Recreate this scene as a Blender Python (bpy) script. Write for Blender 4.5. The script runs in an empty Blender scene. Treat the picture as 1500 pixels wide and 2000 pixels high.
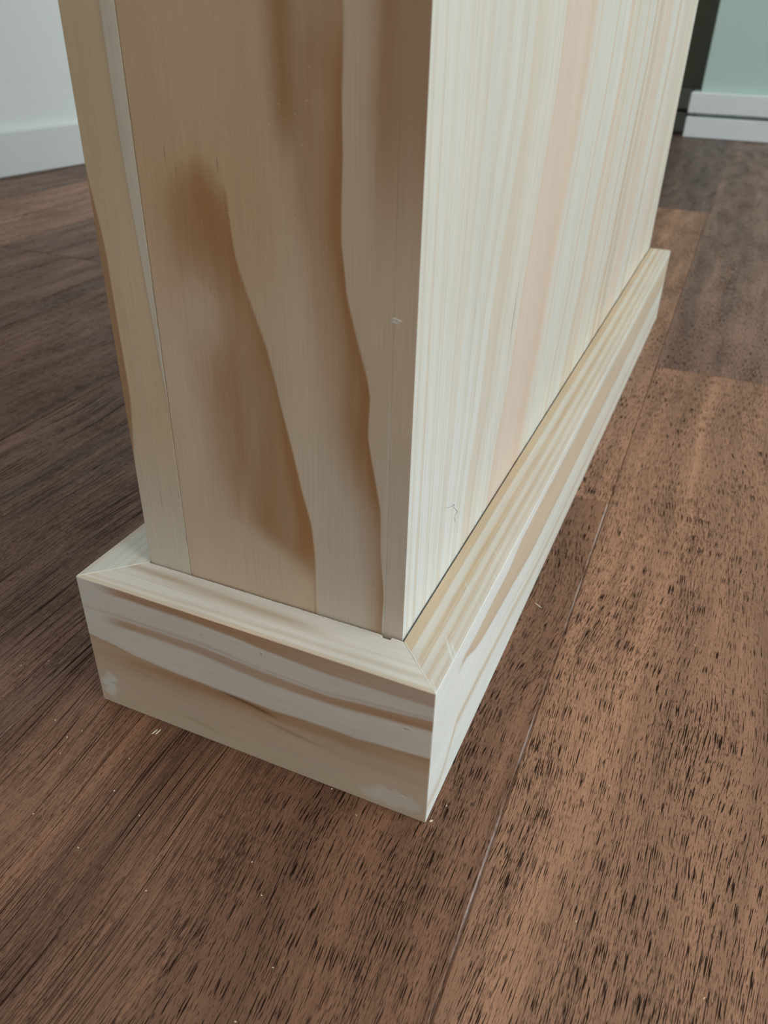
import bpy, math, random
import numpy as np
from mathutils import Matrix, Vector

random.seed(7)
scene = bpy.context.scene

# ------------------------------------------------------------------ camera
CAM = np.array([0.0527, -0.1707, 0.2431])
FPX = 1540.62
YAW, PITCH, ROLL = -0.3987, 0.5648, 0.0275
_cy, _sy, _cp, _sp = math.cos(YAW), math.sin(YAW), math.cos(PITCH), math.sin(PITCH)
FWD = np.array([_sy*_cp, _cy*_cp, -_sp]); _r = np.array([_cy, -_sy, 0.0]); _u = np.cross(_r, FWD)
RGT = math.cos(ROLL)*_r + math.sin(ROLL)*_u
UPV = -math.sin(ROLL)*_r + math.cos(ROLL)*_u
cd = bpy.data.cameras.new('camera'); cam = bpy.data.objects.new('camera', cd)
scene.collection.objects.link(cam)
cd.sensor_fit = 'VERTICAL'; cd.sensor_height = 24.0; cd.sensor_width = 18.0
cd.lens = FPX/2000*24.0
cd.clip_start = 0.01
cam.matrix_world = Matrix((
    (RGT[0], UPV[0], -FWD[0], CAM[0]), (RGT[1], UPV[1], -FWD[1], CAM[1]),
    (RGT[2], UPV[2], -FWD[2], CAM[2]), (0, 0, 0, 1)))
cd.dof.use_dof = True; cd.dof.focus_distance = 0.28; cd.dof.aperture_fstop = 14.0
scene.camera = cam

# ------------------------------------------------------------------ daylight
world = bpy.data.worlds.new('overcast_sky'); scene.world = world; world.use_nodes = True
bg = world.node_tree.nodes['Background']
bg.inputs['Color'].default_value = (0.91, 1.0, 1.02, 1); bg.inputs['Strength'].default_value = 5.0
# windows of the room (wall on the right and wall behind the photographer): centre, size, outward axis
WIN_R = dict(y0=-1.38, y1=1.22, z0=0.75, z1=2.35, x=2.6)
WIN_F = dict(x0=0.9, x1=2.1, z0=0.9, z1=2.1, y=-3.4)
def portal(name, loc, rot, sx, sy):
    ld = bpy.data.lights.new(name, 'AREA'); ld.shape = 'RECTANGLE'; ld.size = sx; ld.size_y = sy
    ld.cycles.is_portal = True
    o = bpy.data.objects.new(name, ld); scene.collection.objects.link(o); o.location = loc; o.rotation_euler = rot
portal('window_daylight', (WIN_R['x']+.16, (WIN_R['y0']+WIN_R['y1'])/2, (WIN_R['z0']+WIN_R['z1'])/2), (0, math.pi/2, 0),
       WIN_R['z1']-WIN_R['z0'], WIN_R['y1']-WIN_R['y0'])

vs = scene.view_settings
vs.view_transform = 'Standard'; vs.look = 'None'; vs.gamma = 1.0; vs.use_curve_mapping = False
vs.exposure = 0.50

# ------------------------------------------------------------------ pixel helpers
def ray(u, v): return FWD + RGT*(u-750)/FPX - UPV*(v-1000)/FPX
def on_plane(u, v, axis, c):
    d = ray(u, v); return CAM + d*((c-CAM[axis])/d[axis])
def at_floor(u, v, z=0.0): return on_plane(u, v, 2, z)

# ------------------------------------------------------------------ numpy noise
def vnoise(u, v, seed):
    rng = np.random.RandomState(seed); g = rng.rand(256, 256)
    u = np.asarray(u, float) + 1000; v = np.asarray(v, float) + 1000
    i = np.floor(u).astype(int); j = np.floor(v).astype(int); a = u-i; b = v-j
    a = a*a*(3-2*a); b = b*b*(3-2*b); i &= 255; j &= 255; i1 = (i+1) & 255; j1 = (j+1) & 255
    return (g[i, j]*(1-a)+g[i1, j]*a)*(1-b) + (g[i, j1]*(1-a)+g[i1, j1]*a)*b
def sstep(e0, e1, x):
    t = np.clip((x-e0)/(e1-e0), 0, 1); return t*t*(3-2*t)
def mixc(c, d, m): return c*(1-m)[..., None] + np.asarray(d)*m[..., None]
def curve(pts, axis, c, key, val):
    q = np.array([on_plane(u, v, axis, c) for u, v in pts]); o = np.argsort(q[:, key]); q = q[o]
    return lambda t: np.interp(t, q[:, key], q[:, val])

# ------------------------------------------------------------------ node helpers
class NT:
    def __init__(s, name):
        s.m = bpy.data.materials.new(name); s.m.use_nodes = True; s.t = s.m.node_tree
        s.b = s.t.nodes['Principled BSDF']
    def n(s, typ, **kw):
        x = s.t.nodes.new(typ)
        for k, v in kw.items(): setattr(x, k, v)
        return x
    def l(s, a, b): s.t.links.new(a, b)
    def val(s, sock, v):
        if isinstance(v, bpy.types.NodeSocket): s.l(v, sock)
        else: sock.default_value = v
    def math(s, op, a, b=0.0, clamp=False):
        x = s.n('ShaderNodeMath', operation=op, use_clamp=clamp); s.val(x.inputs[0], a); s.val(x.inputs[1], b); return x.outputs[0]
    def mix(s, f, a, b, mode='MIX'):
        x = s.n('ShaderNodeMix', data_type='RGBA', blend_type=mode); s.val(x.inputs[0], f); s.val(x.inputs[6], a); s.val(x.inputs[7], b); return x.outputs[2]
    def mapr(s, v, a, b, c=0.0, d=1.0, smooth=True):
        x = s.n('ShaderNodeMapRange', interpolation_type='SMOOTHSTEP' if smooth else 'LINEAR')
        s.val(x.inputs[0], v)
        for i, k in enumerate((a, b, c, d)): s.val(x.inputs[1+i], k)
        return x.outputs[0]
    def noise(s, vec, scale, loc=(0, 0, 0), detail=2.0, rough=.5, dist=0.0):
        mp = s.n('ShaderNodeMapping'); s.l(vec, mp.inputs[0]); mp.inputs['Scale'].default_value = scale; mp.inputs['Location'].default_value = loc
        x = s.n('ShaderNodeTexNoise'); s.l(mp.outputs[0], x.inputs['Vector']); x.inputs['Scale'].default_value = 1.0
        x.inputs['Detail'].default_value = detail; x.inputs['Roughness'].default_value = rough; x.inputs['Distortion'].default_value = dist
        return x.outputs[0]
    def bump(s, h, dist, strength=1.0):
        x = s.n('ShaderNodeBump'); s.l(h, x.inputs['Height']); x.inputs['Distance'].default_value = dist; x.inputs['Strength'].default_value = strength
        s.l(x.outputs[0], s.b.inputs['Normal'])

def pine_material(name, axis):
    """raw pine: growth-ring colours from the board's own 'grain' attribute, fibres and resin ticks from nodes"""
    t = NT(name); tc = t.n('ShaderNodeTexCoord').outputs['Object']
    at = t.n('ShaderNodeAttribute', attribute_name='grain').outputs['Color']
    sc = [1500.0]*3; sc[axis] = 45.0
    fib = t.noise(tc, sc, detail=3, rough=.6)
    sc2 = [520.0]*3; sc2[axis] = 14.0
    fib2 = t.noise(tc, sc2, (3, 7, 1), detail=2)
    sc3 = [1100.0]*3; sc3[axis] = 70.0
    tick = t.noise(tc, sc3, (9, 2, 5), detail=1)
    reg = t.noise(tc, (40, 40, 40), (1, 1, 8), detail=1)
    tk = t.math('MULTIPLY', t.mapr(tick, .74, .80), t.mapr(reg, .5, .62))
    v = t.math('ADD', t.mapr(fib, .25, .75, .95, 1.05), t.mapr(fib2, .25, .75, -.015, .015))
    vv = t.n('ShaderNodeCombineColor')
    for i in range(3): t.l(v, vv.inputs[i])
    c = t.mix(1.0, at, vv.outputs[0], 'MULTIPLY')
    c = t.mix(t.math('MULTIPLY', tk, .55), c, (.17, .09, .045, 1))
    sp = t.noise(tc, (2300, 2300, 2300), (5, 5, 5), detail=1)
    c = t.mix(t.math('MULTIPLY', t.mapr(sp, .76, .80), t.mapr(reg, .46, .6, 0, .7)), c, (.95, .88, .72, 1))
    t.l(c, t.b.inputs['Base Color'])
    t.b.inputs['Roughness'].default_value = .62; t.b.inputs['Specular IOR Level'].default_value = .25
    t.bump(fib, .00006, .6)
    return t.m
PINE = [pine_material('pine_grain_'+a, i) for i, a in enumerate(('x', 'y', 'z'))]

def plain(name, col, rough=.6, noise=0.03, scale=60, bump=0.0, spec=.5):
    t = NT(name); tc = t.n('ShaderNodeTexCoord').outputs['Object']
    nz = t.noise(tc, (scale,)*3, detail=4)
    c = t.mix(nz, tuple(x*(1-noise) for x in col)+(1,), tuple(min(1, x*(1+noise)) for x in col)+(1,))
    t.l(c, t.b.inputs['Base Color']); t.b.inputs['Roughness'].default_value = rough; t.b.inputs['Specular IOR Level'].default_value = spec
    if bump: t.bump(nz, bump, .5)
    return t.m
M_WALL = plain('white_wall_paint', (.86, .89, .89), .75, .02, 90, .0004)
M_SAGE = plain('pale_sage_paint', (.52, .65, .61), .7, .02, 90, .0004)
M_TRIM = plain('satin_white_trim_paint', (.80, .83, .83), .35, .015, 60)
M_ABSORB = plain('light_absorbing_wall', (.075, .040, .022), .6, .25, 12)  # unseen wall made dark so less light bounces onto the column front
M_OLIVE = plain('dark_olive_recess', (.095, .10, .07), .7, .05, 40)  # even dark olive tone of the recessed wall
M_GREYT = plain('dark_grey_trim', (.16, .165, .15), .5, .05, 40)  # even dark grey tone of the recess baseboard and strip
M_DARK = plain('dark_gap_backing', (.03, .03, .028), .9, .1, 60)
M_CEIL = plain('ceiling_paint', (.82, .83, .82), .85, .02, 60)
M_SUB = plain('plywood_subfloor', (.10, .06, .04), .9, .2, 30)
M_GLUE = plain('dried_wood_glue', (.86, .82, .70), .45, .06, 900)
M_FILL = plain('pale_wood_filler', (.58, .53, .45), .7, .12, 1500, .0001)
M_CHIP = plain('pale_wood_splinter', (.85, .72, .52), .7, .1, 2000)
M_HAIR = plain('dark_lint_fibre', (.10, .10, .12), .6, .1, 2000)
M_HAIRB = plain('blond_lint_fibre', (.45, .30, .16), .6, .1, 2000)

def floor_material():
    t = NT('stained_walnut_floor')
    tc = t.n('ShaderNodeTexCoord').outputs['Object']
    oi = t.n('ShaderNodeObjectInfo')
    off = t.n('ShaderNodeVectorMath', operation='SCALE'); off.inputs[0].default_value = (3.1, 5.7, 0); t.l(oi.outputs['Random'], off.inputs['Scale'])
    ad = t.n('ShaderNodeVectorMath', operation='ADD'); t.l(tc, ad.inputs[0]); t.l(off.outputs[0], ad.inputs[1])
    # sway of the grain
    sw = t.noise(ad.outputs[0], (7, 3.2, 1), detail=2)
    swv = t.n('ShaderNodeCombineXYZ'); t.l(t.mapr(sw, 0, 1, -.022, .022, False), swv.inputs[0])
    a2 = t.n('ShaderNodeVectorMath', operation='ADD'); t.l(ad.outputs[0], a2.inputs[0]); t.l(swv.outputs[0], a2.inputs[1])
    v = a2.outputs[0]
    tone = t.n('ShaderNodeAttribute', attribute_type='OBJECT', attribute_name='tone').outputs['Fac']
    grey = t.n('ShaderNodeAttribute', attribute_type='OBJECT', attribute_name='grey').outputs['Fac']
    lng = t.n('ShaderNodeAttribute', attribute_type='OBJECT', attribute_name='lines').outputs['Fac']
    band = t.noise(v, (38, 1.6, 1), detail=3, rough=.55)
    band2 = t.noise(v, (150, 4, 1), (2, 9, 0), detail=2)
    fine = t.noise(v, (1300, 40, 1), (4, 1, 0), detail=2)
    base = t.mix(tone, (.110, .042, .021, 1), (.460, .238, .144, 1))
    b = t.mapr(band, .25, .75, .72, 1.25)
    b = t.math('MULTIPLY', b, t.mapr(band2, .25, .75, .84, 1.15))
    b = t.math('MULTIPLY', b, t.mapr(fine, .25, .75, .88, 1.1))
    bb = t.n('ShaderNodeCombineColor')
    for i in range(3): t.l(b, bb.inputs[i])
    c = t.mix(1.0, base, bb.outputs[0], 'MULTIPLY')
    hs = t.n('ShaderNodeHueSaturation'); t.l(c, hs.inputs['Color']); t.l(t.math('SUBTRACT', 1.0, grey), hs.inputs['Saturation']); c = hs.outputs[0]
    # open pores: short dark dashes of two sizes, and long lines
    p1 = t.noise(v, (2700, 95, 1), (1, 3, 0), detail=2.0, rough=.5)
    p2 = t.noise(v, (5200, 330, 1), (6, 2, 0), detail=1.5, rough=.5)
    p3 = t.noise(v, (1900, 11, 1), (5, 5, 0), detail=2.5, rough=.6)
    dens = t.noise(v, (60, 11, 1), (8, 8, 0), detail=2)
    th = t.mapr(dens, .25, .75, .63, .515, False)
    m1 = t.mapr(t.math('SUBTRACT', p1, th), .0, .05)
    m2 = t.math('MULTIPLY', t.mapr(t.math('SUBTRACT', p2, th), .02, .10), .75)
    sx = t.n('ShaderNodeSeparateXYZ'); t.l(tc, sx.inputs[0])
    lr = t.mapr(t.math('ADD', sx.outputs[0], t.mapr(t.noise(tc, (6, 3, 1), detail=1), 0, 1, -.03, .03, False)), -.035, -.085)
    lmask = t.math('MULTIPLY', lng, lr)
    m3 = t.math('MULTIPLY', t.mapr(p3, .56, .63), lmask)
    pore = t.math('MAXIMUM', t.math('MAXIMUM', t.math('MULTIPLY', m1, t.math('SUBTRACT', 1.0, t.math('MULTIPLY', lmask, .55))), m2), m3, clamp=True)
    c = t.mix(t.math('MULTIPLY', pore, .92), c, (.006, .0025, .0015, 1))
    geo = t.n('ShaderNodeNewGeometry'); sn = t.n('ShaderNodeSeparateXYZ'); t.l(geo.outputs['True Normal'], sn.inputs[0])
    edge_light = t.math('MULTIPLY', t.mapr(sn.outputs[2], .80, .95, .85, 0.0), t.n('ShaderNodeAttribute', attribute_type='OBJECT', attribute_name='edge_light').outputs['Fac'])  # light catching the plank bevel, put into its colour
    c = t.mix(t.math('MULTIPLY', edge_light, t.mapr(t.noise(tc, (60, 22, 60), (3, 3, 3), detail=4), .36, .52, .10, 1.0)), c, (.46, .35, .31, 1))
    t.l(c, t.b.inputs['Base Color'])
    t.l(t.mapr(pore, 0, 1, .40, .85, False), t.b.inputs['Roughness'])
    t.l(t.mapr(pore, 0, 1, .30, .05, False), t.b.inputs['Specular IOR Level'])
    h = t.math('ADD', t.math('MULTIPLY', pore, -1.0), t.math('MULTIPLY', fine, .25))
    t.bump(h, .0006, 1.0)
    return t.m
M_FLOOR = floor_material()

# ------------------------------------------------------------------ mesh helpers
def link(name, verts, faces, mat, parent=None, smooth=False):
    me = bpy.data.meshes.new(name); me.from_pydata([tuple(map(float, v)) for v in verts], [], faces); me.materials.append(mat)
    if smooth:
        me.polygons.foreach_set('use_smooth', [True]*len(me.polygons))
    o = bpy.data.objects.new(name, me); scene.collection.objects.link(o)
    if parent is not None: o.parent = parent
    return o
def tag(o, label, cat, group=None):
    o['label'] = label; o['category'] = cat
    if group: o['group'] = group
def struct(o, label=None):
    o['kind'] = 'structure'
    if label: o['label'] = label
    return o

def bbox(lo, hi, b=.0006, n=(1, 1, 1), grads=None):
    """bevelled box as 6 face grids + edge strips + corner triangles; returns verts, faces, face index of each vertex"""
    lo = np.array(lo, float); hi = np.array(hi, float)
    V = []; F = []; K = []; idx = {}
    ax = [np.linspace(lo[k]+b, hi[k]-b, n[k]+1) for k in range(3)]
    if grads:
        for k, arr in grads.items():
            ax[k] = np.clip(np.array(arr, float), lo[k]+b, hi[k]-b)
    n = [len(a)-1 for a in ax]
    for k in range(3):
        u, w = (k+1) % 3, (k+2) % 3
        for s in (0, 1):
            base = len(V)
            for i in range(n[u]+1):
                for j in range(n[w]+1):
                    p = [0, 0, 0]; p[k] = (lo, hi)[s][k]; p[u] = ax[u][i]; p[w] = ax[w][j]
                    V.append(p); K.append(k*2+s); idx[(k, s, i, j)] = base+i*(n[w]+1)+j
            for i in range(n[u]):
                for j in range(n[w]):
                    q = [idx[(k, s, i, j)], idx[(k, s, i+1, j)], idx[(k, s, i+1, j+1)], idx[(k, s, i, j+1)]]
                    F.append(q if s else q[::-1])
    def vid(k, s, c):            # c: dict axis->index
        u, w = (k+1) % 3, (k+2) % 3; return idx[(k, s, c[u], c[w])]
    ctr = (lo+hi)/2
    def addq(q):
        p = [np.array(V[i]) for i in q]; nn = np.cross(p[1]-p[0], p[2]-p[0])
        F.append(list(q) if nn @ (sum(p)/len(p)-ctr) > 0 else list(q)[::-1])
    for e in range(3):
        k, m = (e+1) % 3, (e+2) % 3
        for s in (0, 1):
            for r in (0, 1):
                for i in range(n[e]):
                    A = vid(k, s, {e: i, m: (0, n[m])[r]}); B = vid(k, s, {e: i+1, m: (0, n[m])[r]})
                    C = vid(m, r, {e: i+1, k: (0, n[k])[s]}); D = vid(m, r, {e: i, k: (0, n[k])[s]})
                    addq([A, B, C, D])
    for sx in (0, 1):
        for sy in (0, 1):
            for sz in (0, 1):
                addq([vid(0, sx, {1: (0, n[1])[sy], 2: (0, n[2])[sz]}), vid(1, sy, {0: (0, n[0])[sx], 2: (0, n[2])[sz]}), vid(2, sz, {0: (0, n[0])[sx], 1: (0, n[1])[sy]})])
    return np.array(V), F, np.array(K)

def box(name, lo, hi, mat, parent=None, b=.0006):
    V, F, K = bbox(lo, hi, b); return link(name, V, F, mat, parent)
def multi(name, boxes, mat, parent=None, b=.002):
    VV = []; FF = []
    for lo, hi in boxes:
        V, F, K = bbox(lo, hi, b); o = len(VV); VV += V.tolist(); FF += [[i+o for i in f] for f in F]
    return link(name, VV, FF, mat, parent)
def pine_board(name, lo, hi, n, axis, colour, parent, warp=None, b=.00025, grads=None, label=None):
    V, F, K = bbox(lo, hi, b, n, grads)
    P = V.copy()
    if warp is not None: P = warp(V)
    o = link(name, P, F, PINE[axis], parent)
    C = colour(V, K); col = np.ones((len(V), 4), np.float32); col[:, :3] = np.clip(C, 0, 1)
    a = o.data.color_attributes.new('grain', 'FLOAT_COLOR', 'POINT'); a.data.foreach_set('color', col.ravel())
    if label: o['label'] = label
    return o
def tube(name, pts, r, mat, parent=None, sides=5):
    pts = [np.array(p, float) for p in pts]; V = []; F = []
    for i, p in enumerate(pts):
        d = pts[min(i+1, len(pts)-1)]-pts[max(i-1, 0)]; d /= np.linalg.norm(d)
        a = np.cross(d, (.3, .2, .93)); a /= np.linalg.norm(a); c = np.cross(d, a)
        for s in range(sides):
            q = 2*math.pi*s/sides; V.append(p + r*(a*math.cos(q)+c*math.sin(q)))
    for i in range(len(pts)-1):
        for s in range(sides):
            s2 = (s+1) % sides; F.append([i*sides+s, i*sides+s2, (i+1)*sides+s2, (i+1)*sides+s])
    F.append(list(range(sides))[::-1]); F.append([(len(pts)-1)*sides+s for s in range(sides)])
    return link(name, V, F, mat, parent, True)

# ------------------------------------------------------------------ the room
RX, FY, BY, CZ = WIN_R['x'], WIN_F['y'], 2.075, 2.5
RB = 2.185                                    # recessed wall left of the projecting wall end
floor = struct(box('floor', (-1.6, FY-.2, -.05), (RX+.2, 3.0, -.0145), M_SUB))
PW = .19; TH = math.radians(.91)
def plank(c, y0, y1, tone, grey=0.0, lines=0.0, name='floor_board'):
    """column c: c=0 ends at the long joint right of the plinth, c=1 starts there"""
    x1 = .0240 + c*PW; x0 = x1-PW
    V, F, K = bbox((x0, y0, -.014), (x1, y1, 0), .0008)
    ca, sa = math.cos(TH), math.sin(TH)
    P = np.stack([V[:, 0]*ca - V[:, 1]*sa, V[:, 0]*sa + V[:, 1]*ca, V[:, 2]], 1)
    o = link(name, P, F, M_FLOOR, floor)
    o['tone'] = float(tone); o['grey'] = float(grey); o['lines'] = float(lines); o['edge_light'] = 1.0 if (c == 0 and y0 < 0 < y1) else .06
    return o
fixed = {0: [(-1.35, .2497, .37, .0, 1.0), (.2497, 1.166, .85, .0, .5), (1.166, 2.4, .22, .25, .2)],
         1: [(-.95, .4877, .78, .0, .35), (.4877, 1.9, .44, .12, .2), (1.9, 2.6, .4, .2, .2)],
         -1: [(-1.1, .56, .34, .08, 1.0), (.56, 1.75, .4, .1, .3)],
         -2: [(-.45, .78, .38, .0, .6), (.78, 1.9, .5, .1, .3)],
         -3: [(-.75, .533, .50, .0, .4), (.533, 1.6, .5, .05, .4)],
         -4: [(-.3, .95, 1.0, .0, .3), (.95, 2.1, .4, .1, .3)],
         -5: [(-.6, 1.02, .46, .12, .3), (1.02, 2.2, .45, .1, .3)]}
for c in range(-6, 16):
    segs = fixed.get(c, [])
    ya = segs[0][0] if segs else FY-.15
    yb = segs[-1][1] if segs else FY-.15
    for s in segs: plank(c, s[0], s[1], *s[2:])
    y = ya
    while segs and y > FY-.15:
        y2 = max(FY-.15, y-random.uniform(.7, 1.3)); plank(c, y2, y, random.uniform(.3, .7), random.uniform(0, .2), random.random()); y = y2
    y = yb
    while y < 2.9:
        y2 = min(2.9, y+random.uniform(.7, 1.4)); plank(c, y, y2, random.uniform(.3, .7), random.uniform(0, .2), random.random()); y = y2

# left wall with its baseboard, turned a few degrees as it stands
LW = math.radians(-4.8)
def rot_left(o):
    o.location = (-1.054, .92, 0); o.rotation_euler = (0, 0, LW); return o
struct(rot_left(box('wall_left', (-.12, -3.6, 0), (-.012, 2.4, CZ), M_WALL)), 'white painted wall at the left')
struct(rot_left(box('baseboard_left', (-.012, -3.6, 0.0005), (0, 2.2, .0665), M_TRIM, b=.002)), 'low white baseboard along the left wall')
# projecting wall end on the right, its baseboard above a shadow gap and a lower strip
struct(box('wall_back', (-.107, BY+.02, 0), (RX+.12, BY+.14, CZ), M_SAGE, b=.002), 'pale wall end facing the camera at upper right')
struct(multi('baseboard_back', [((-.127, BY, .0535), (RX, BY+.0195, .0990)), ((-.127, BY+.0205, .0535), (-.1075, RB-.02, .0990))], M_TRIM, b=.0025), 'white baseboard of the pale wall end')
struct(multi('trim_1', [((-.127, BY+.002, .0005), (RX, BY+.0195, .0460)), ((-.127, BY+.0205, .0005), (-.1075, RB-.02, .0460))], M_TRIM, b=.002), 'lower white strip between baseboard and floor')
struct(box('wall_recess', (-1.5, RB, 0), (-.108, RB+.12, CZ), M_OLIVE, b=.002), 'dark wall behind the pale wall end')
struct(box('baseboard_recess', (-1.0, RB-.018, .0535), (-.129, RB-.0005, .0990), M_GREYT, b=.0025), 'dark baseboard of the recessed wall')
struct(box('trim_2', (-1.0, RB-.016, .0005), (-.129, RB-.0005, .0460), M_GREYT, b=.002), 'dark lower strip of the recessed wall')
# wall with the daylight window, wall behind the photographer, ceiling
w = WIN_R
struct(multi('wall_right', [((RX, FY, 0), (RX+.12, w['y0'], CZ)), ((RX, w['y1'], 0), (RX+.12, BY+.02, CZ)),
                            ((RX, w['y0'], 0), (RX+.12, w['y1'], w['z0'])), ((RX, w['y0'], w['z1']), (RX+.12, w['y1'], CZ))], M_WALL, b=.001))
yc = (w['y0']+w['y1'])/2
win = struct(multi('window_1', [((RX+.03, w['y0'], w['z0']), (RX+.09, w['y0']+.05, w['z1'])), ((RX+.03, w['y1']-.05, w['z0']), (RX+.09, w['y1'], w['z1'])),
                                ((RX+.03, w['y0']+.05, w['z0']), (RX+.09, w['y1']-.05, w['z0']+.05)), ((RX+.03, w['y0']+.05, w['z1']-.05), (RX+.09, w['y1']-.05, w['z1'])),
                                ((RX+.03, yc-.025, w['z0']+.05), (RX+.09, yc+.025, w['z1']-.05))], M_TRIM, b=.002))
struct(box('wall_front', (-1.6, FY-.12, 0), (RX+.12, FY, CZ), M_ABSORB))
struct(box('ceiling', (-1.7, FY-.2, CZ), (RX+.2, 3.0, CZ+.1), M_CEIL))

# ------------------------------------------------------------------ the pine column on its mitred plinth
W, L, H = .1429, .6188, .0635
TF, TR, TL = .0193, .0192, .0194
GAPF, GAPR = .0005, .0007            # open joints between plinth and column
TOP = .74
XL, XR = -W+TL, -TR                  # column faces
SL, SR = -.1051, -.0260              # joints on the column's front
root = bpy.data.objects.new('wooden_pedestal', None); scene.collection.objects.link(root)
tag(root, 'raw pine box pedestal with a mitred plinth standing on the dark wood floor', 'pedestal')

CREAM = np.array((.640, .622, .560)); LIGHT = np.array((.625, .49, .35)); TAN = np.array((.62, .48, .345)); BROWN = np.array((.38, .196, .085)); PINK = np.array((.66, .52, .42)); SAP = np.array((.72, .655, .575)); DEEP = np.array((.34, .19, .10)); WHITE = np.array((.76, .76, .735))

# --- front board of the column
fc = lambda pts: curve(pts, 1, TF, 2, 0)
A_R = fc([(395, 250), (405, 300), (445, 370), (460, 500), (490, 590), (520, 680), (545, 775), (570, 875), (590, 965), (607, 1025), (615, 1090), (620, 1190)])
A_L = fc([(330, 285), (320, 400), (330, 500), (345, 600), (370, 675), (400, 800), (430, 925), (470, 1010), (560, 1090), (600, 1140)])
C_L = fc([(515, 0), (515, 50), (530, 200), (540, 280), (550, 375), (575, 500), (592, 600), (615, 750), (632, 825), (652, 900), (685, 1000), (705, 1100), (715, 1200)])
C_R = fc([(665, 0), (670, 150), (675, 300), (670, 475), (677, 575), (695, 650), (710, 725), (720, 775), (720, 850), (732, 925), (740, 1000), (742, 1075), (750, 1165)])
zc = lambda v, u=500: on_plane(u, v, 1, TF)[2]
def front_colour(V, K):
    x, z = V[:, 0], V[:, 2]
    x = x + .0010*(vnoise(x*60, z*45, 1)-.5)*2 + .0006*(vnoise(x*300, z*60, 2)-.5)
    c = np.tile(LIGHT, (len(x), 1)).astype(float)
    # warm tan towards the left joint
    c = mixc(c, np.array((.63, .475, .345)), .8*sstep(-.060, -.092, x))
    c = mixc(c, np.array((.55, .37, .205)), .9*sstep(zc(760), zc(300), z)*sstep(-.050, -.068, x))
    c = mixc(c, TAN*.9, .35*sstep(zc(500), zc(100), z))
    # broad flame A
    ar, al = A_R(z), A_L(z)
    d = ar-x
    fade = sstep(zc(290), zc(390), z+.016*(vnoise(x*260, z*12, 14)-.5))
    m = sstep(-.0003, .0006, d)*sstep(al-.008, al+.010, x)
    inten = .72+.34*np.exp(-np.clip(d, 0, 1)/.006)
    inten *= .60+.80*(.6*vnoise(x*140, z*22, 3)+.4*vnoise(x*330, z*40, 9))
    pk = on_plane(385, 612, 1, TF)
    pocket = np.exp(-(((x-pk[0])/.010)**2+((z-pk[2])/.013)**2))
    m = m*np.clip(inten, 0, 1.1)*fade*(1-.85*pocket)
    c = mixc(c, BROWN, np.clip(m, 0, 1))
    c = mixc(c, PINK, .35*pocket)
    c = mixc(c, SAP*.86, .45*sstep(zc(700), zc(1000), z)*(1-np.clip(m, 0, 1))*sstep(0, .001, x-ar))
    # faint tan foot under the flame
    foot = sstep(zc(1040), zc(1120), z)*sstep(-.0002, .0006, A_R(z)-x)*sstep(-.095, -.075, x)
    c = mixc(c, TAN, .75*foot)
    # flame C
    cl, cr = C_L(z), C_R(z); d = cr-x
    m = sstep(-.0002, .0006, d)*sstep(cl-.004, cl+.011, x)
    inten = .62+.48*np.exp(-np.clip(d, 0, 1)/.0045); inten *= .64+.72*(.6*vnoise(x*170, z*20, 4)+.4*vnoise(x*380, z*40, 10))
    m = m*np.clip(inten, 0, 1.1)*(1-.55*sstep(zc(1130), zc(1230), z))*(1-.25*sstep(zc(120), zc(0), z))
    c = mixc(c, BROWN, np.clip(m, 0, 1))
    # upper left brown streak of C and upper right brown E
    s = np.exp(-((x-on_plane(555, 180, 1, TF)[0]-(z-zc(180))*-.06)/.004)**2)*sstep(zc(330), zc(200), z)
    c = mixc(c, BROWN*.95, .85*s)
    e = sstep(-.0345, -.0300, x)*sstep(zc(560), zc(180), z)
    c = mixc(c, BROWN*.92, np.clip((.75+.4*(vnoise(x*300, z*10, 5)-.5))*e, 0, 1))
    e2 = np.exp(-((x+.0325)/.0035)**2)*sstep(zc(430), zc(150), z); c = mixc(c, BROWN, .35*e2)
    # hair-thin dark growth lines
    for ln, w_, st in ((A_R, .00022, .55), (C_R, .0002, .35)):
        c = mixc(c, DEEP, st*np.exp(-((x-ln(z)+.0005)/w_)**2)*(vnoise(z*90, x*0, 6) > .35)*sstep(zc(330), zc(420), z))
    ln = on_plane(360, 60, 1, TF)[0] + (zc(60)-z)*.06
    c = mixc(c, TAN*.85, .5*np.exp(-((x-ln)/.0004)**2)*sstep(zc(330), zc(250), z))
    c = mixc(c, CREAM, .55*np.exp(-((V[:, 0]-SR+.0004)/.00022)**2)*sstep(zc(690), zc(760), z))
    g = .94+.12*vnoise(x*90, z*8, 8); return c*g[:, None]
ZG = np.concatenate([np.linspace(.002, .27, 110), np.linspace(.30, TOP, 12)])
pine_board('front_board', (SL+.00022, TF, .0008), (SR-.00001, TF+.019, TOP), (240, 2, 1), 2, front_colour, root, b=.00006, grads={2: ZG})

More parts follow.
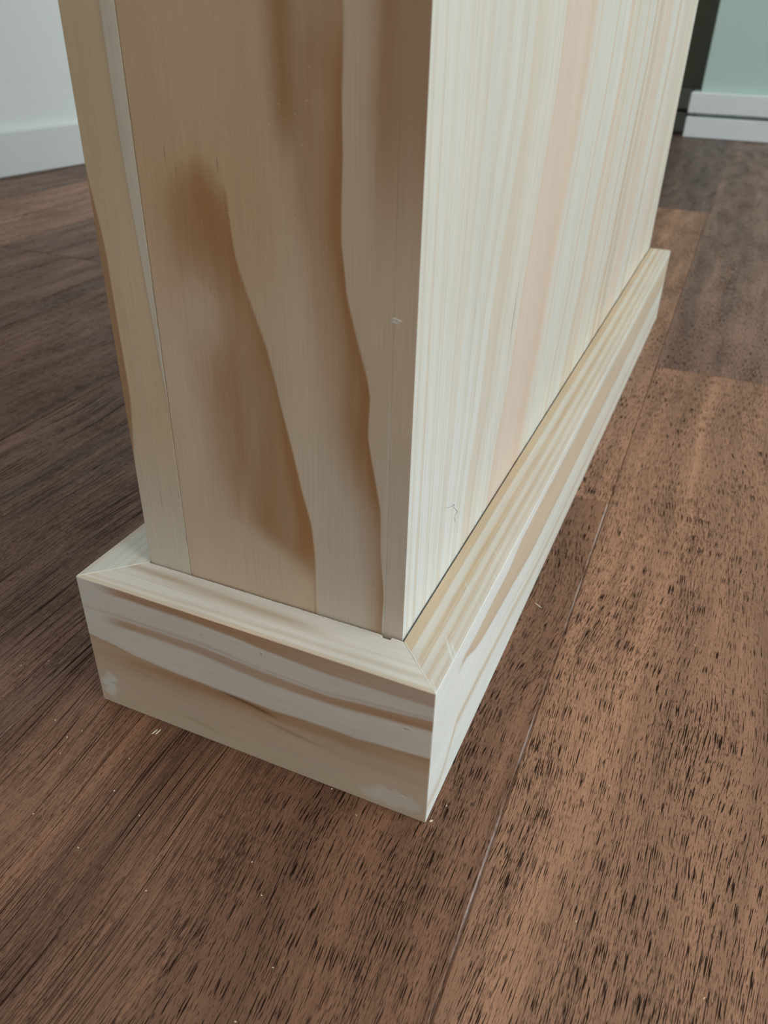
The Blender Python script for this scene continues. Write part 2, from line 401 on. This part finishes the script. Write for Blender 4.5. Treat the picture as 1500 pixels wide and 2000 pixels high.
# --- left side board: its 19 mm edge faces the camera
el = curve([(170, 575), (180, 640), (215, 700), (245, 800), (262, 850)], 1, TF, 2, 0)
def left_colour(V, K):
    x, y, z = V.T
    c = np.tile(LIGHT*np.array((1.0, .97, .88)), (len(x), 1)).astype(float)
    xx = x+.0008*(vnoise(z*25, x*0, 11)-.5)
    c = mixc(c, TAN*.95, .65*vnoise(xx*420, z*5+y*40, 12)**1.5)
    c = mixc(c, np.array((.55, .43, .265)), .6*sstep(zc(620), zc(150), z))
    c = mixc(c, CREAM*.94, .5*sstep(zc(850), zc(1080), z))
    f = (K == 2)
    # brown sliver along the outer arris
    wd = .0028*sstep(zc(300), zc(560), z)*sstep(zc(980), zc(800), z)
    c = mixc(c, BROWN*.9, f*.8*sstep(-.0003, .0003, (XL+wd)-xx))
    # planed pale strip beside the joint, running out downwards
    bw = .0052*sstep(zc(980), zc(0), z)
    c = mixc(c, CREAM, f*.55*sstep(-.0004, .0004, xx-(SL-bw)))
    c = mixc(c, BROWN*.8, f*.35*np.exp(-((xx-(SL-bw))/.0003)**2)*(z > zc(900)))
    return c*(.95+.1*vnoise(x*200, z*12, 13))[:, None]
pine_board('side_board', (XL, TF-.00004, .0008), (SL, L, TOP), (70, 4, 1), 2, left_colour, root, b=.00012, grads={2: ZG})

# --- thin right side panel: straight stripes along the depth
yP = curve([(1110.6, 0), (1090, 165), (1069, 289), (1044, 434), (1020, 571), (995, 738), (970.5, 855), (952, 967)], 0, XR, 2, 1)
yP0 = float(yP(.10))
stripe = [(19, 0), (23, .1), (27, 0), (30, .28), (31, 0), (36, .06), (38.5, .38), (39.3, .05), (44, 0), (47, .34), (47.8, .04), (54, .1), (57, .42), (57.8, .05), (62, .08), (66, .36),
          (66.8, .05), (71, .02), (75, .40), (75.8, .06), (80, .1), (83, .50), (88, .42), (93, .5), (95, .28), (99, .3), (100, .55), (101, .15), (107, .12), (110, .40), (111, .10), (118, .16), (121, .34), (123, .06), (130, .05)]
sy_, sv_ = zip(*stripe)
def side_colour(V, K):
    x, y, z = V.T
    ys = y - (yP(z)-yP0)*sstep(.035, .12, y)
    ys = ys + .0010*(vnoise(z*14, y*8, 21)-.5)
    mm = ys*1000; p0 = yP0*1000
    c = np.tile(CREAM, (len(x), 1)).astype(float)
    c = mixc(c, np.array((.705, .715, .70)), .8*sstep(.19, .10, z)*sstep(.16, .09, y))
    k = np.interp(mm, sy_, sv_)
    c = mixc(c, np.array((.60, .50, .385)), np.clip(k*1.5, 0, 1)*(mm < p0+5)*(.65+.5*vnoise(y*90, z*14, 22)))
    fine = vnoise(ys*900, z*2.2, 23); c = mixc(c, np.array((.58, .485, .375)), .50*sstep(.58, .95, fine))
    # pink heart band, sharp at its left edge
    pk = sstep(p0-.5, p0+.6, mm)*(1-sstep(p0+46, p0+64, mm))
    c = mixc(c, PINK*np.array((1.0, .98, 1.0)), .80*pk)
    c = mixc(c, TAN, .65*np.exp(-((mm-p0-1.2)/1.4)**2) + .45*np.exp(-((mm-p0-45)/7)**2))
    # lined cream zone and far brown stripes
    far = sstep(p0+50, p0+70, mm)
    fl = vnoise(ys*260, z*1.5, 24); c = mixc(c, TAN, far*.8*sstep(.45, .9, fl))
    for ctr, wd, col, st in ((262, 3, TAN, .5), (283, 2, TAN, .5), (372, 11, TAN*.92, .85), (352, 3, BROWN, .3), (410, 18, PINK, .7), (468, 6, TAN*.95, .8), (512, 22, PINK, .5), (560, 10, TAN, .6), (595, 6, TAN, .6)):
        c = mixc(c, col, st*np.exp(-((mm-ctr)/wd)**2)*far)
    # short dark needle marks near the pink band
    q = on_plane(1003, 620, 0, XR)
    c = mixc(c, BROWN*.8, .75*np.exp(-((ys-(q[1]-(yP(q[2])-yP0)))/.0007)**2)*np.exp(-((z-q[2])/.012)**2))
    c = np.where((K == 2)[:, None], front_colour(V, K), c)
    return c*(.965+.07*vnoise(y*70, z*5, 25))[:, None]
pine_board('side_panel', (SR, TF, .0008), (XR, L, TOP), (20, 900, 1), 2, side_colour, root, b=.00010, grads={2: np.concatenate([np.linspace(.002, .27, 34), np.linspace(.3, TOP, 8)])})
def generic(seed, axis, c0=LIGHT, c1=TAN):
    o1, o2 = [a for a in range(3) if a != axis]
    def f(V, K):
        a = V[:, o1]*.8+V[:, o2]; c = np.tile(c0, (len(V), 1)).astype(float)
        return mixc(c, c1, .8*vnoise(a*220, V[:, axis]*4, seed))
    return f
pine_board('back_board', (SL+.00012, L-.019, .0008), (SR-.00012, L, TOP), (60, 1, 12), 2, generic(31, 2), root)
pine_board('top_board', (XL-.006, TF-.006, TOP+.0002), (XR+.006, L+.004, TOP+.0192), (40, 60, 1), 1, generic(32, 1), root)

# --- plinth, three boards mitred at the front corners
def zline(pts):                     # line on the plinth's front face: z as a function of x
    return curve(pts, 1, 0.0, 0, 2)
def c3(*p): return [(130+a/1.948, 1000+b/1.948) for a, b in p]
P1 = zline(c3((40, 262), (110, 292), (300, 365), (600, 470), (850, 560), (1100, 652), (1395, 752)))
P2a = zline(c3((70, 355), (250, 415), (500, 505), (750, 600), (1000, 690), (1390, 795)))
P2b = zline(c3((75, 400), (250, 455), (500, 545), (750, 650), (1000, 735), (1390, 850)))
P3 = zline(c3((85, 455), (170, 495), (260, 545), (430, 620), (600, 685), (780, 752), (900, 785), (1100, 855), (1380, 935)))
P4 = zline(c3((130, 640), (400, 720), (700, 850), (1000, 960), (1370, 1090)))
def plinth_front_colour(V, K):
    x, y, z = V.T
    z0 = z
    z = z + .0010*(vnoise(x*22, z*70, 41)-.5)*2 + .0005*(vnoise(x*110, z*200, 42)-.5)
    c = np.tile(SAP*.95, (len(x), 1)).astype(float)
    nz = vnoise(x*12, z*260, 43)
    ends = sstep(-W+.006, -W+.022, x)
    # brown band under the top arris
    m = sstep(-.0004, .0010, z-P1(x))*ends; c = mixc(c, BROWN*1.08, .80*m*(.6+.5*nz))
    m = sstep(0, .0014, P2a(x)-z)*sstep(0, .0022, z-P2b(x))*ends; c = mixc(c, BROWN*1.1, .85*m*(.5+.7*nz))
    c = mixc(c, BROWN, .30*np.exp(-((z-P2a(x)-.0006)/.0005)**2))
    d = P3(x)-z
    m = sstep(-.0002, .0012, d)
    body = np.exp(-np.clip(d, 0, 1)/.010)
    c = mixc(c, TAN*.97, .85*m); c = mixc(c, BROWN*1.05, m*np.clip(body*(.45+.8*nz), 0, 1)*.95)
    c = mixc(c, LIGHT*.97, .65*sstep(.0, .006, P4(x)-z))
    # dark resin streak along the third line
    q0, q1 = on_plane(130+600/1.948, 1000+690/1.948, 1, 0), on_plane(130+800/1.948, 1000+785/1.948, 1, 0)
    t_ = (x-q0[0])/(q1[0]-q0[0]); zz = q0[2]+(q1[2]-q0[2])*t_
    st = np.exp(-((z-zz)/.0007)**2)*sstep(-.35, .25, t_)*sstep(1.1, .75, t_)
    c = mixc(c, np.array((.12, .06, .03)), .80*np.clip(st, 0, 1))
    for a, b, e, s in ((840, 835, .010, .4), (880, 850, .012, .35), (300, 620, .010, .3), (500, 800, .012, .25)):
        q = on_plane(130+a/1.948, 1000+b/1.948, 1, 0)
        c = mixc(c, BROWN*.75, s*np.exp(-((x-q[0])/e)**2-((z-q[2]+(x-q[0])*.12)/.0006)**2))
    # pale rubbed filler area at the lower corners
    for a, b, rx, rz, s in ((165, 655, .0042, .0055, .8), (1240, 1090, .010, .0042, .55), (90, 330, .005, .012, .3)):
        q = on_plane(130+a/1.948, 1000+b/1.948, 1, 0); r = ((x-q[0])/rx)**2+((z0-q[2])/rz)**2 + 1.6*(vnoise(x*350, z0*350, 49)-.5)
        c = mixc(c, np.array((.70, .68, .62)), s*sstep(1.8, .3, r))
    # top face: bands along x by depth
    tp = (K == 5)
    yy = y*1000+.5*(vnoise(x*30, y*300, 45)-.5)
    ct = np.tile(SAP*.98, (len(x), 1)).astype(float)
    ct = mixc(ct, TAN, .75*sstep(2.4, 1.2, yy)+.0*yy)
    ct = mixc(ct, TAN*.95, .55*np.exp(-((yy-4.4-12*(x+.07))/.9)**2))
    ct = mixc(ct, np.array((.53, .41, .30)), .95*np.exp(-((yy-12.5+30*(x+.09))/2.3)**2)*sstep(-.025, -.06, x)*(.6+.6*vnoise(x*50, y*900, 46)))
    ct = mixc(ct, TAN, .5*np.exp(-((yy-9.3)/.35)**2))
    ct = mixc(ct, TAN*.95, .5*sstep(17.3, 18.3, yy)*0)
    c = np.where(tp[:, None], ct, c)
    return c*(.96+.08*vnoise(x*40, z*90+y*90, 47))[:, None]
def warp_front(V):
    P = V.copy(); y = V[:, 1]
    P[:, 0] = -W + y + (V[:, 0]+W)*(W-2*y)/W
    # ragged inner arris against the column, and the splintered notch at the board joint
    inner = (y > .0185) & (V[:, 2] > .055)
    n = .00022*(vnoise(V[:, 0]*1500, y*0, 51)-.25)
    P[:, 1] -= np.where(inner, np.clip(n, 0, 1), 0)
    hole = np.exp(-((P[:, 0]+.0247)/.0013)**4)*((y > .0176) & (V[:, 2] > .062))
    P[:, 2] -= .0045*hole
    P[:, 2] -= np.where(inner & (V[:, 2] > .0634), .5*np.clip(n, 0, 1), 0)
    return P
pine_board('plinth_board', (-W, 0, 0), (0, TF-GAPF, H), (260, 40, 110), 0, plinth_front_colour, root, warp=warp_front)

def c4(*p): return curve([(409+a/2.198, 1045+b/2.198) for a, b in p], 0, 0.0, 1, 2)
F1 = c4((1100, 505), (1150, 415), (1210, 295), (1290, 140), (1340, 20))
F2 = c4((1106, 520), (1140, 490), (1180, 430), (1260, 290), (1330, 170), (1400, 40))
F3 = c4((985, 1060), (1012, 980), (1062, 800), (1170, 580), (1300, 330), (1425, 90))
def plinth_right_colour(V, K):
    x, y, z = V.T
    c = np.tile(CREAM, (len(x), 1)).astype(float)
    t = z/H + .05*(vnoise(y*9, z*10, 61)-.5)*2 + .015*(vnoise(y*40, z*120, 62)-.5)
    # outer face: flame under the upper arris, white sapwood, tan line low down
    zz = z + .0007*(vnoise(y*30, z*60, 61)-.5)*2
    co = mixc(c.copy(), WHITE, .85*sstep(.26, .06, y))
    d1, d2 = F1(y)-zz, zz-F2(y)
    fl = sstep(-.0006, .0010, d1)*sstep(-.0004, .0012, d2)*sstep(.021, .034, y)
    co = mixc(co, TAN*.96, .92*fl); co = mixc(co, BROWN, .50*fl*np.exp(-np.clip(d2, 0, 1)/.0016))
    d3 = (zz-F3(y))/.0026
    co = mixc(co, TAN*.94, .95*np.exp(-d3**2)*(.6+.5*vnoise(y*10, z*90, 63)))
    co = mixc(co, TAN, .5*np.exp(-((zz-F3(y)-.0075)/.0010)**2)*sstep(.05, .12, y))
    co = mixc(co, TAN, .6*np.exp(-((zz-.0035)/.0012)**2)*sstep(.1, .2, y))
    # blue-grey stain patches further back
    co = mixc(co, np.array((.50, .48, .44)), .5*np.exp(-((t-.78)/.10)**2)*sstep(.62, .8, vnoise(y*22, t*2, 64))*sstep(.15, .25, y))
    # top face: stripes along the length
    q = -x*1000+.9*(vnoise(y*10, x*0, 65)-.5)
    ct = np.tile(SAP*.97, (len(x), 1)).astype(float)
    ct = mixc(ct, TAN*np.array((1.02, .98, .92)), .95*sstep(14.3, 15.2, q))
    ct = mixc(ct, CREAM*.98, .0*q)
    for ctr, wd, s in ((10.4, 1.2, .95), (9.0, .25, .9), (5.6, .9, .7), (4.5, .2, .6), (2.0, .8, .5), (15.0, .2, .8)):
        ct = mixc(ct, TAN*np.array((.98, .92, .82)), np.clip(s*np.exp(-((q-ctr)/wd)**2)*(.7+.4*vnoise(y*14, x*300, 66)), 0, 1))
    # cross saw marks near the mitre
    px_ = V[:, 0]; py_ = -px_+y; sm = vnoise((.855*px_+.52*py_)*1300, (.52*px_-.855*py_)*55, 67); ct = mixc(ct, WHITE, .75*sstep(.74, .92, sm)*sstep(.12, .04, y)*sstep(13, 6, q))
    c = np.where((K == 5)[:, None], ct, co)
    return c*(.96+.08*vnoise(y*25, z*90+x*90, 68))[:, None]
def warp_right(V):
    P = V.copy(); m = -V[:, 0]; P[:, 1] = m + V[:, 1]*(L-m)/L; return P
yg = np.concatenate([np.linspace(0, .12, 340), np.linspace(.12, L, 140)[1:]])
pine_board('plinth_board', (-TR+GAPR, 0, 0), (0, L, H), (60, 1, 64), 1, plinth_right_colour, root, warp=warp_right, grads={1: yg})
def plinth_left_colour(V, K):
    x, y, z = V.T; q = (x+W)*1000+.6*(vnoise(y*30, x*0, 71)-.5)
    c = np.tile(CREAM, (len(x), 1)).astype(float)
    for ctr, wd, s in ((1.2, 1.4, .6), (6.0, .4, .5), (9.5, .5, .45), (13.5, 1.0, .5), (17.5, 1.2, .6)):
        c = mixc(c, TAN, s*np.exp(-((q-ctr)/wd)**2))
    return c*(.96+.08*vnoise(y*25, z*60+x*90, 72))[:, None]
def warp_left(V):
    P = V.copy(); m = V[:, 0]+W; P[:, 1] = m + V[:, 1]*(L-m)/L; return P
pine_board('plinth_board', (-W, 0, 0), (-W+TL-GAPF, L, H), (60, 40, 8), 1, plinth_left_colour, root, warp=warp_left)

# --- pale glue lines in the mitres
def strip(name, p, q, w, h, mat, parent):
    p = np.array(p, float); q = np.array(q, float); d = (q-p)/np.linalg.norm(q-p); n = np.array((-d[1], d[0], 0))*w/2
    V = []; N = 14
    for i in range(N+1):
        c = p+(q-p)*i/N; k = .65+.7*random.random()
        V += [c-n*k-np.array((0, 0, .0003)), c-n*k*.5+np.array((0, 0, h)), c+n*k*.5+np.array((0, 0, h)), c+n*k-np.array((0, 0, .0003))]
    F = [[i*4+j, i*4+j+1, i*4+j+5, i*4+j+4] for i in range(N) for j in range(3)] + [[0, 1, 2, 3], [N*4+3, N*4+2, N*4+1, N*4]]
    o = link(name, V, F, mat, parent); o['label'] = 'pale glue line in the mitre joint'; return o
strip('glue_line', (-W+.0006, .0006, H), (-W+TL-.0008, TF-.0010, H), .0006, .00006, M_GLUE, root)
strip('glue_line', (-.0005, .0005, H), (-TR+.0012, TF-.0010, H), .00045, .00006, M_GLUE, root)

# --- nail-hole filler and dents: small rough lumps on the faces
def lump(u, v, axis, c, rx, rz, label, h=.00018, seed=0):
    """irregular thin patch on the plane axis=c, facing -y"""
    p = on_plane(u, v, axis, c); rng = random.Random(seed); V = [(p[0], p[1]-h*.4, p[2])]; N = 11
    for ring, (f, hh) in enumerate(((.55, 1.0), (.85, .7), (1.0, -.2))):
        for i in range(N):
            a = 2*math.pi*i/N; k = f*(.75+.45*rng.random())
            V.append((p[0]+rx*k*math.cos(a), p[1]-h*hh*(.6+.6*rng.random()) if hh > 0 else p[1]+.0001, p[2]+rz*k*math.sin(a)))
    F = [[0, 1+(i+1) % N, 1+i] for i in range(N)]
    for r in range(2):
        for i in range(N):
            a, b_ = 1+r*N+i, 1+r*N+(i+1) % N; F.append([a, b_, b_+N, a+N])
    o = link('filler_spot', V, F, M_FILL, root); o['label'] = label
lump(772, 627, 1, TF, .0018, .0010, 'small dent on the column front', seed=1)
lump(785, 1556, 1, 0, .0008, .0009, 'filled nail hole low on the plinth', seed=2)
lump(797, 1424, 1, 0, .0016, .0007, 'filled nail hole near the plinth corner', seed=3)
lump(394, 1238, 1, 0, .0010, .0008, 'small dent high on the plinth front', seed=4)
lump(511, 1277, 1, 0, .0007, .0010, 'small dent mid plinth front', seed=5)
lump(538, 1284, 1, 0, .0004, .0006, 'tiny dent mid plinth front', seed=6)
lump(213, 1331, 1, 0, .0008, .0006, 'filled nail hole at the lower left of the plinth', seed=7)

# ------------------------------------------------------------------ splinters, crumbs and lint
def sliver(name, u, v, length, wid, ang, label, z=0.0, group=None):
    p = at_floor(u, v); d = np.array((math.cos(ang), math.sin(ang), 0)); n = np.array((-d[1], d[0], 0)); V = []
    for i, f in enumerate((0, .25, .7, 1)):
        w_ = wid*(.25, 1, .8, .15)[i]; c = p+d*length*(f-.5)
        V += [c-n*w_+np.array((0, 0, .00003)), c-n*w_*.6+np.array((0, 0, wid*.8+.0001*i)), c+n*w_*.6+np.array((0, 0, wid*.9+.0001*i)), c+n*w_+np.array((0, 0, .00003))]
    F = [[i*4+j, i*4+(j+1) % 4, i*4+4+(j+1) % 4, i*4+4+j] for i in range(3) for j in range(4)] + [[3, 2, 1, 0], [12, 13, 14, 15]]
    o = link(name, V, F, M_CHIP); tag(o, label, 'splinter', group); return o
sliver('wood_splinter', 302, 1430, .0030, .00022, 1.35, 'left of the two parallel pale splinters in front of the plinth')
sliver('wood_splinter', 309, 1430, .0030, .00022, 1.40, 'right of the two parallel pale splinters in front of the plinth')
sliver('wood_splinter', 1051, 1183, .0048, .00030, 2.6, 'lone pale splinter on the floor right of the plinth')
sliver('wood_splinter', 842, 1604, .0012, .00035, .7, 'short pale splinter at the plinth corner on the floor')
crumbs = [(118, 1472), (65, 1590), (153, 1656), (223, 1545), (285, 1740), (272, 1593), (252, 1482), (95, 1291), (41, 1300), (160, 1428), (131, 1440), (108, 1407),
          (533, 1890), (648, 1541), (696, 1593), (492, 1684), (511, 1749), (460, 1996), (1320, 1195), (1358, 1230), (1357, 1261), (1375, 1950), (1125, 1800), (1190, 1535), (872, 1574)]
for i, (u, v) in enumerate(crumbs):
    sliver('wood_crumb', u, v, random.uniform(.0005, .0008), random.uniform(.00014, .00022), random.uniform(0, 3), 'tiny pale sawdust crumb lying on the dark floor', group='sawdust crumbs on the floor')['category'] = 'crumb'
def smooth_path(pts, n=8):
    pts = [np.array(p, float) for p in pts]; out = []
    for i in range(len(pts)-1):
        p0, p1, p2, p3 = pts[max(i-1, 0)], pts[i], pts[i+1], pts[min(i+2, len(pts)-1)]
        for k in range(n):
            t = k/n; out.append(.5*((2*p1)+(p2-p0)*t+(2*p0-5*p1+4*p2-p3)*t*t+(3*p1-p0-3*p2+p3)*t**3))
    return out+[pts[-1]]
lint = [(872, 992), (880, 990), (888, 985), (886, 990), (893, 999), (889, 1006), (888, 1013), (890, 1020)]
hp = [on_plane(u, v, 0, XR+.00008) for u, v in lint]
tag(tube('lint_fibre', smooth_path(hp), .00005, M_HAIR), 'fine dark lint fibre clinging to the pale side panel', 'fibre')
lint2 = [(40, 1567), (60, 1561), (80, 1567), (87, 1580), (82, 1592), (88, 1604), (103, 1607), (108, 1618)]
tag(tube('hair_strand', smooth_path([at_floor(u, v, .00010) for u, v in lint2]), .00005, M_HAIRB), 'curled blond hair strand on the floor left of the plinth', 'hair')
